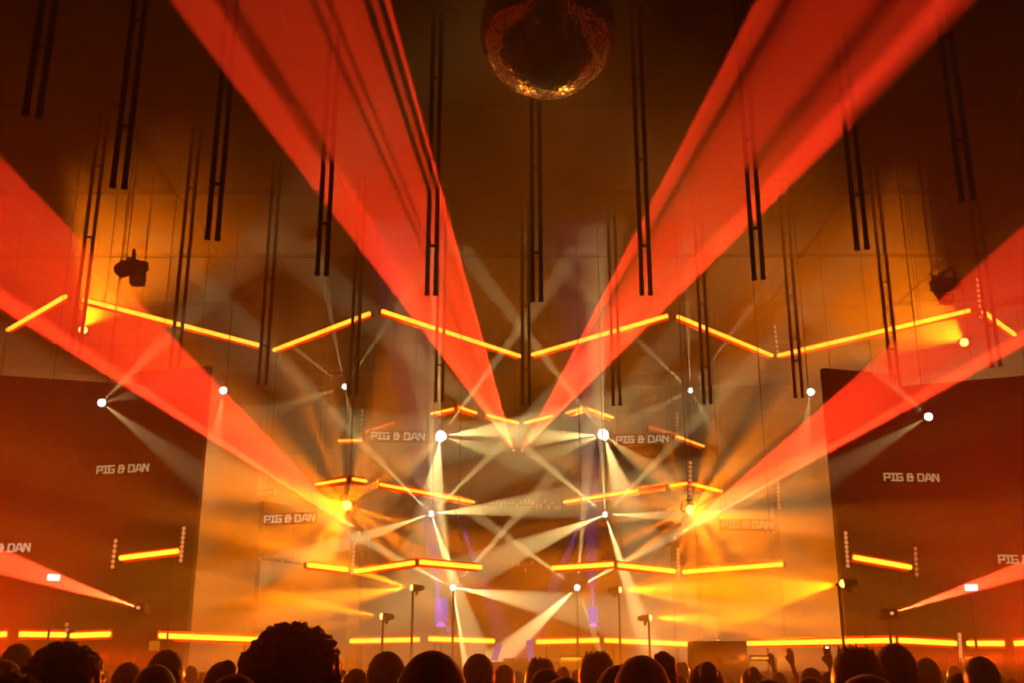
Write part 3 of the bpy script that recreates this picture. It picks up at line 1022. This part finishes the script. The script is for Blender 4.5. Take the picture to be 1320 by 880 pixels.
def body(pose):
    """1.75 m figure, feet on z=0, facing +Y"""
    mb = MB()
    # head and neck
    mb.ball((0, -.005, 1.640), .076, .096, .108, 20, 14)
    mb.ball((0, .035, 1.575), .054, .062, .068, 16, 10)
    limb(mb, [(V((0, -.015, 1.42)), .062), (V((0, -.005, 1.57)), .056)])
    limb(mb, [(V((0, .088, 1.645)), .010), (V((0, .108, 1.600)), .015)])          # nose
    mb.ball((0, .088, 1.557), .026, .014, .010)                                   # lips
    for k in (-1, 1):
        mb.ball((k * .030, .078, 1.640), .016, .014, .011)                        # eyes
        mb.ball((k * .080, -.004, 1.622), .012, .022, .034)                       # ears
    # torso
    limb(mb, [(V((-.10, -.01, .98)), .105), (V((.10, -.01, .98)), .105)])
    mb.ball((0, 0, 1.02), .165, .12, .16, 20, 12)
    mb.ball((0, 0, 1.16), .150, .108, .18, 20, 12)
    mb.ball((0, .005, 1.30), .180, .118, .17, 20, 12)
    limb(mb, [(V((-.155, -.012, 1.405)), .064), (V((0, -.012, 1.43)), .075), (V((.155, -.012, 1.405)), .064)])
    for k in (-1, 1):
        limb(mb, [(V((k * .09, 0, .95)), .098), (V((k * .105, .015, .52)), .062), (V((k * .11, -.015, .30)), .056), (V((k * .115, -.02, .09)), .040)])
        limb(mb, [(V((k * .115, -.04, .045)), .042), (V((k * .125, .10, .035)), .036), (V((k * .13, .16, .03)), .028)])
    for k in (-1, 1):
        sh = V((k * .178, -.012, 1.395))
        up = pose == 'both' or (pose == 'right' and k == 1)
        if up:
            el = V((k * .19 + .05, .20, 1.40)) if pose == 'both' else V((k * .26, .10, 1.60))
            wr = V((.11 + k * .006, .20 + k * .015, 1.615)) if pose == 'both' else V((k * .20, .14, 1.86))
            limb(mb, [(sh, .058), (sh.lerp(el, .5), .046), (el, .038), (el.lerp(wr, .35), .036), (wr, .025)])
            if pose == 'both':
                hand(mb, wr, V((0, 0, 1)), V((-1, 0, 0)), .15, .0)
            else:
                hand(mb, wr, (wr - el).normalized() * .5 + V((0, 0, .7)), V((-k, 0, 0)), .3, .25)
        else:
            el = V((k * .235, -.03, 1.10))
            wr = V((k * .225, .08, .86))
            limb(mb, [(sh, .058), (sh.lerp(el, .5), .046), (el, .038), (el.lerp(wr, .35), .036), (wr, .025)])
            hand(mb, wr, wr - el + V((0, .02, -.1)), V((0, 1, 0)), .2, .45)
    return mb


def slotter(pose):
    def f(c):
        if c.y > .06 and 1.54 < c.z < 1.69:
            if abs(abs(c.x) - .030) < .017 and (1.631 < c.z < 1.648 or 1.664 < c.z < 1.674):
                return 3
            if abs(c.x) < .026 and 1.548 < c.z < 1.566 and c.y > .08:
                return 4
        if c.z > 1.47 and abs(c.x) < .12:
            return 0
        if pose == 'both' and c.z > 1.47 and c.y > .12:
            return 0
        if pose == 'right' and c.x > 0 and c.z > 1.62:
            return 0
        if c.z < .99 and abs(c.x) < .21:
            return 2
        if c.z < 1.12 and abs(c.x) > .19:
            return 0
        return 1
    return f


BODY = {}
for pose in ('down', 'right', 'both'):
    base = remesh(body(pose), .0105, 'body', [M['skin'], M['shirt1'], M['denim'], M['eyes'], M['lips']], slotter(pose), 3)
    for sh in ('shirt1', 'shirt2', 'shirt3'):
        if sh == 'shirt1':
            BODY[pose, sh] = base
        else:
            c = base.copy()
            c.materials[1] = M[sh]
            BODY[pose, sh] = c


def hair(kind, m, seed=1):
    bm = bmesh.new()
    bmesh.ops.create_icosphere(bm, subdivisions=5, radius=1.0)
    C = V((0, -.012, 1.645))
    for v in bm.verts:
        d = v.co.normalized()
        r = V((d.x * .090, d.y * .108, d.z * .122))
        nz = noise.noise(d * 7 + V((seed, 0, 0)))
        n2 = noise.noise(d * 18 + V((0, seed, 0)))
        low = -.55
        if kind == 'short':
            r *= 1 + .035 * nz + .02 * n2
        elif kind == 'crop':
            r = V((d.x * .083, d.y * .102, d.z * .115)) * (1 + .012 * n2)
        elif kind == 'curly':
            r = V((d.x * .150, d.y * .150, d.z * .150 + .015)) * (1 + .12 * nz + .08 * n2)
            low = -.75
        elif kind == 'bushy':
            r = V((d.x * .125, d.y * .130, d.z * .138)) * (1 + .10 * nz + .05 * n2)
            low = -.75
        elif kind == 'flat':
            r = V((d.x * .100, d.y * .112, d.z * .150))
            if r.z > .108:
                r.z = .108 + .3 * (r.z - .108) + max(0, .05 * n2)
            r *= 1 + .02 * nz
        elif kind == 'long':
            r = V((d.x * .098, d.y * .115, d.z * .125)) * (1 + .02 * nz)
            if d.z < 0 and d.y < .35:
                r.z = d.z * .34
                r.x = d.x * (.10 + .03 * -d.z) if abs(d.x) > .01 else r.x
                r.y = min(d.y * .115, -.02 + .03 * d.y) - .02 * -d.z
            low = -2
        elif kind == 'bun':
            r = V((d.x * .087, d.y * .106, d.z * .120)) * (1 + .015 * n2)
            q = d.dot(V((0, -.75, .66)))
            if q > .88:
                r *= 1 + .28 * math.sin((q - .88) / .12 * PI / 2)
        p_ = C + r
        face = d.y > .45 and d.z < .42
        if kind != 'long' and d.z < low:
            p_ = C + V((d.x * .05, d.y * .06, d.z * .07))
        if face:
            p_ = C + V((d.x * .05, d.y * .06, d.z * .08))
        v.co = p_
    me = bpy.data.meshes.new('hair')
    bm.to_mesh(me)
    bm.free()
    me.materials.append(m)
    me.polygons.foreach_set('use_smooth', [True] * len(me.polygons))
    return me


HAIR = {}
for k in ('short', 'crop', 'curly', 'bushy', 'flat', 'long', 'bun'):
    HAIR[k] = [hair(k, M['hair1'], 1), hair(k, M['hair2'], 4), hair(k, M['hair3'], 9)]
HW_ = dict(short=.18, crop=.166, curly=.31, bushy=.26, flat=.20, long=.20, bun=.174)
HT_ = dict(short=1.767, crop=1.760, curly=1.815, bushy=1.785, flat=1.755, long=1.77, bun=1.775)


def person(px, ytop, wpx, hk, label, pose='down', shirt='shirt1', hc=0, rz=0.0, group='crowd seen from behind', D=None, lean=0.0):
    D = D or HW_[hk] * F / wpx * 1.0
    p = at(px, ytop, D)
    s = p.z / HT_[hk]
    s2 = max(.86, min(1.1, s))
    t_ = thing('person', label, 'person', (p.x, p.y, 0), rz, group)
    t_.scale = (s2, s2, s)
    t_.rotation_euler = (0, lean, rz)
    obj('body', BODY[pose, shirt], t_)
    obj('hair', HAIR[hk][hc], t_)
    return t_


PEOPLE = [
    # x, top, width, hair, label, pose, shirt, hair colour, turn
    (380, 801, 118, 'curly', 'person with a big mop of curly dark hair standing tallest in the crowd'),
    (88, 826, 96, 'bushy', 'person with a broad bushy dark head under the low laser and strobe'),
    (558, 838, 84, 'crop', 'person with a large round smooth head in front of the violet-lit equipment'),
    (1102, 842, 58, 'flat', 'person with spiky flat-topped hair beside the taller round head'),
    (1150, 829, 47, 'short', 'person with a tall round head next to the spiky flat-topped one'),
    (826, 844, 66, 'long', 'person raising both hands together above long dark hair', 'both'),
    (798, 856, 60, 'long', 'person with sloping long hair just beside the one raising both hands'),
    (497, 839, 42, 'short', 'person with a narrow head and turned face beside the large round smooth head', 'down', 'shirt1', 0, .7),
    (617, 842, 38, 'short', 'person with a neat oval head between the round smooth head and the booth', 'down', 'shirt2', 1),
    (770, 846, 42, 'flat', 'person with squared hair in front of the smaller violet-lit equipment', 'down', 'shirt1', 1, -.3),
    (908, 851, 45, 'bun', 'person with a rounded head in front of the dark speaker box', 'down', 'shirt3'),
    (1261, 845, 38, 'short', 'person with a square dark head near the standing dotted strip'),
    (1192, 847, 29, 'crop', 'person with a small round cropped head beside the tall round one', 'down', 'shirt1', 0),
    (26, 829, 36, 'short', 'person in the crowd behind the bushy dark head, by the low battens'),
    (8, 850, 44, 'short', 'person half hidden at the foot of the low outer batten', 'down', 'shirt1', 1),
    (12, 863, 112, 'bushy', 'person close by, only a red-rimmed hair arc beneath the bushy head'),
    (203, 856, 50, 'crop', 'person whose cropped head is rimmed in red light under the equipment rack'),
    (217, 837, 42, 'short', 'person with round dark hair directly before the equipment rack'),
    (167, 853, 34, 'short', 'person between the bushy head and the equipment rack', 'down', 'shirt2'),
    (288, 849, 44, 'bun', 'person with head tilted beside the curly-haired one', 'down', 'shirt1', 1, .5),
    (305, 868, 74, 'crop', 'person with orange-rimmed low head against the curly-haired one'),
    (460, 861, 34, 'short', 'person with brown hair right after the curly-haired one', 'down', 'shirt2', 1),
    (650, 856, 25, 'short', 'person with lit fair hair below the booth', 'down', 'shirt2', 2),
    (697, 853, 36, 'flat', 'person with dark hair beside the booth corner', 'down', 'shirt1', 0),
    (704, 861, 44, 'crop', 'person with a pale-rimmed cropped head beside the booth corner', 'down', 'shirt1', 0),
    (728, 872, 68, 'crop', 'person with a red-rimmed head low in front of the booth corner'),
    (1115, 869, 100, 'crop', 'person close by, only a red-lit head arc beneath the spiky flat-top'),
    (990, 875, 62, 'crop', 'person close by, only a dark head arc beneath the long low batten'),
    (968, 858, 27, 'bun', 'person with a peaked dark head before the long low batten'),
    (1043, 872, 40, 'crop', 'person with an orange-rimmed low head near the raised phone'),
    (1045, 860, 27, 'short', 'person with dark hair turned towards the raised phone', 'down', 'shirt1', 0, -.5),
    (1068, 865, 26, 'short', 'person right under the raised phone'),
    (1234, 867, 36, 'short', 'person with light-rimmed hair below the standing dotted strip'),
    (1229, 858, 17, 'short', 'person with small lit head by the standing dotted strip', 'down', 'shirt2', 1),
    (878, 856, 19, 'flat', 'person with small brown head between the raised hands and the speaker box', 'down', 'shirt2', 1),
    (866, 852, 15, 'short', 'person with tiny fair head next to the raised hands', 'down', 'shirt2', 2),
    (874, 869, 24, 'crop', 'person with pale-rimmed low head next to the raised hands'),
]
for r in PEOPLE:
    person(*r[:5], **dict(zip(('pose', 'shirt', 'hc', 'rz'), r[5:])))
# far, small heads in the gaps of the crowd
rng = random.Random(11)
far = [(248, 857, 16), (262, 866, 14), (322, 862, 13), (440, 866, 15), (668, 864, 14), (725, 858, 19), (744, 862, 17), (941, 872, 13), (1008, 868, 11),
       (1025, 868, 15), (1287, 869, 18), (1302, 874, 20), (1314, 870, 12), (1210, 866, 14), (152, 866, 13), (140, 862, 12), (535, 862, 13), (600, 866, 12),
       (640, 868, 13), (683, 868, 12), (757, 870, 13), (845, 868, 12), (889, 866, 12), (930, 870, 12), (955, 872, 11), (1085, 868, 12), (1172, 868, 13),
       (1182, 871, 12), (1248, 872, 13), (60, 866, 13), (40, 870, 14), (512, 866, 13), (780, 868, 12), (820, 872, 11)]
MARK = [(-200, 'hall wall'), (88, 'bushy head'), (217, 'equipment rack'), (380, 'curly-haired person'), (497, 'turned face'), (558, 'round smooth head'), (617, 'oval head'),
        (650, 'booth'), (770, 'squared hair'), (826, 'raised hands'), (908, 'speaker box'), (968, 'peaked head'), (1050, 'raised phone'), (1102, 'spiky flat-top'),
        (1150, 'tall round head'), (1192, 'small cropped head'), (1261, 'square dark head'), (1600, 'side wall')]
for i, (x, y, w_) in enumerate(far):
    m0 = [m for m in MARK if m[0] <= x][-1][1]
    m1 = [m for m in MARK if m[0] > x][0][1]
    hk = rng.choice(['short', 'short', 'crop', 'bun', 'long'])
    person(x, y, w_, hk, 'distant person, small dim head in the gap between %s and %s' % (m0, m1), 'down', rng.choice(['shirt1', 'shirt2', 'shirt3']), rng.randrange(3), rng.uniform(-.4, .4),
           'distant heads deep in the crowd')
# people with one arm up
for x, y, w_, hk, lb in ((1003, 866, 19, 'short', 'distant person with one arm raised before the long low batten'),
                         (980, 868, 17, 'short', 'distant person with one raised arm beside the peaked dark head')):
    person(x, y, w_, hk, lb, 'right', 'shirt2', 2, 0, 'crowd seen from behind')
ph_p = person(1050, 870, 22, 'short', 'person holding up a phone with its light on beside the spiky flat-top', 'right', 'shirt1', 0)
s = ph_p.scale
hp = V(ph_p.location) + V((.19 * s[0], .16 * s[1], 1.98 * s[2]))
tt = thing('phone', 'phone with its white light on in a raised hand', 'phone', hp)
MB().box((0, 0, 0), (.07, .009, .145)).build('body', M['black'], tt)
MB().box((0, -.006, .05), (.03, .004, .03)).build('torch_light', M['phone'], tt)
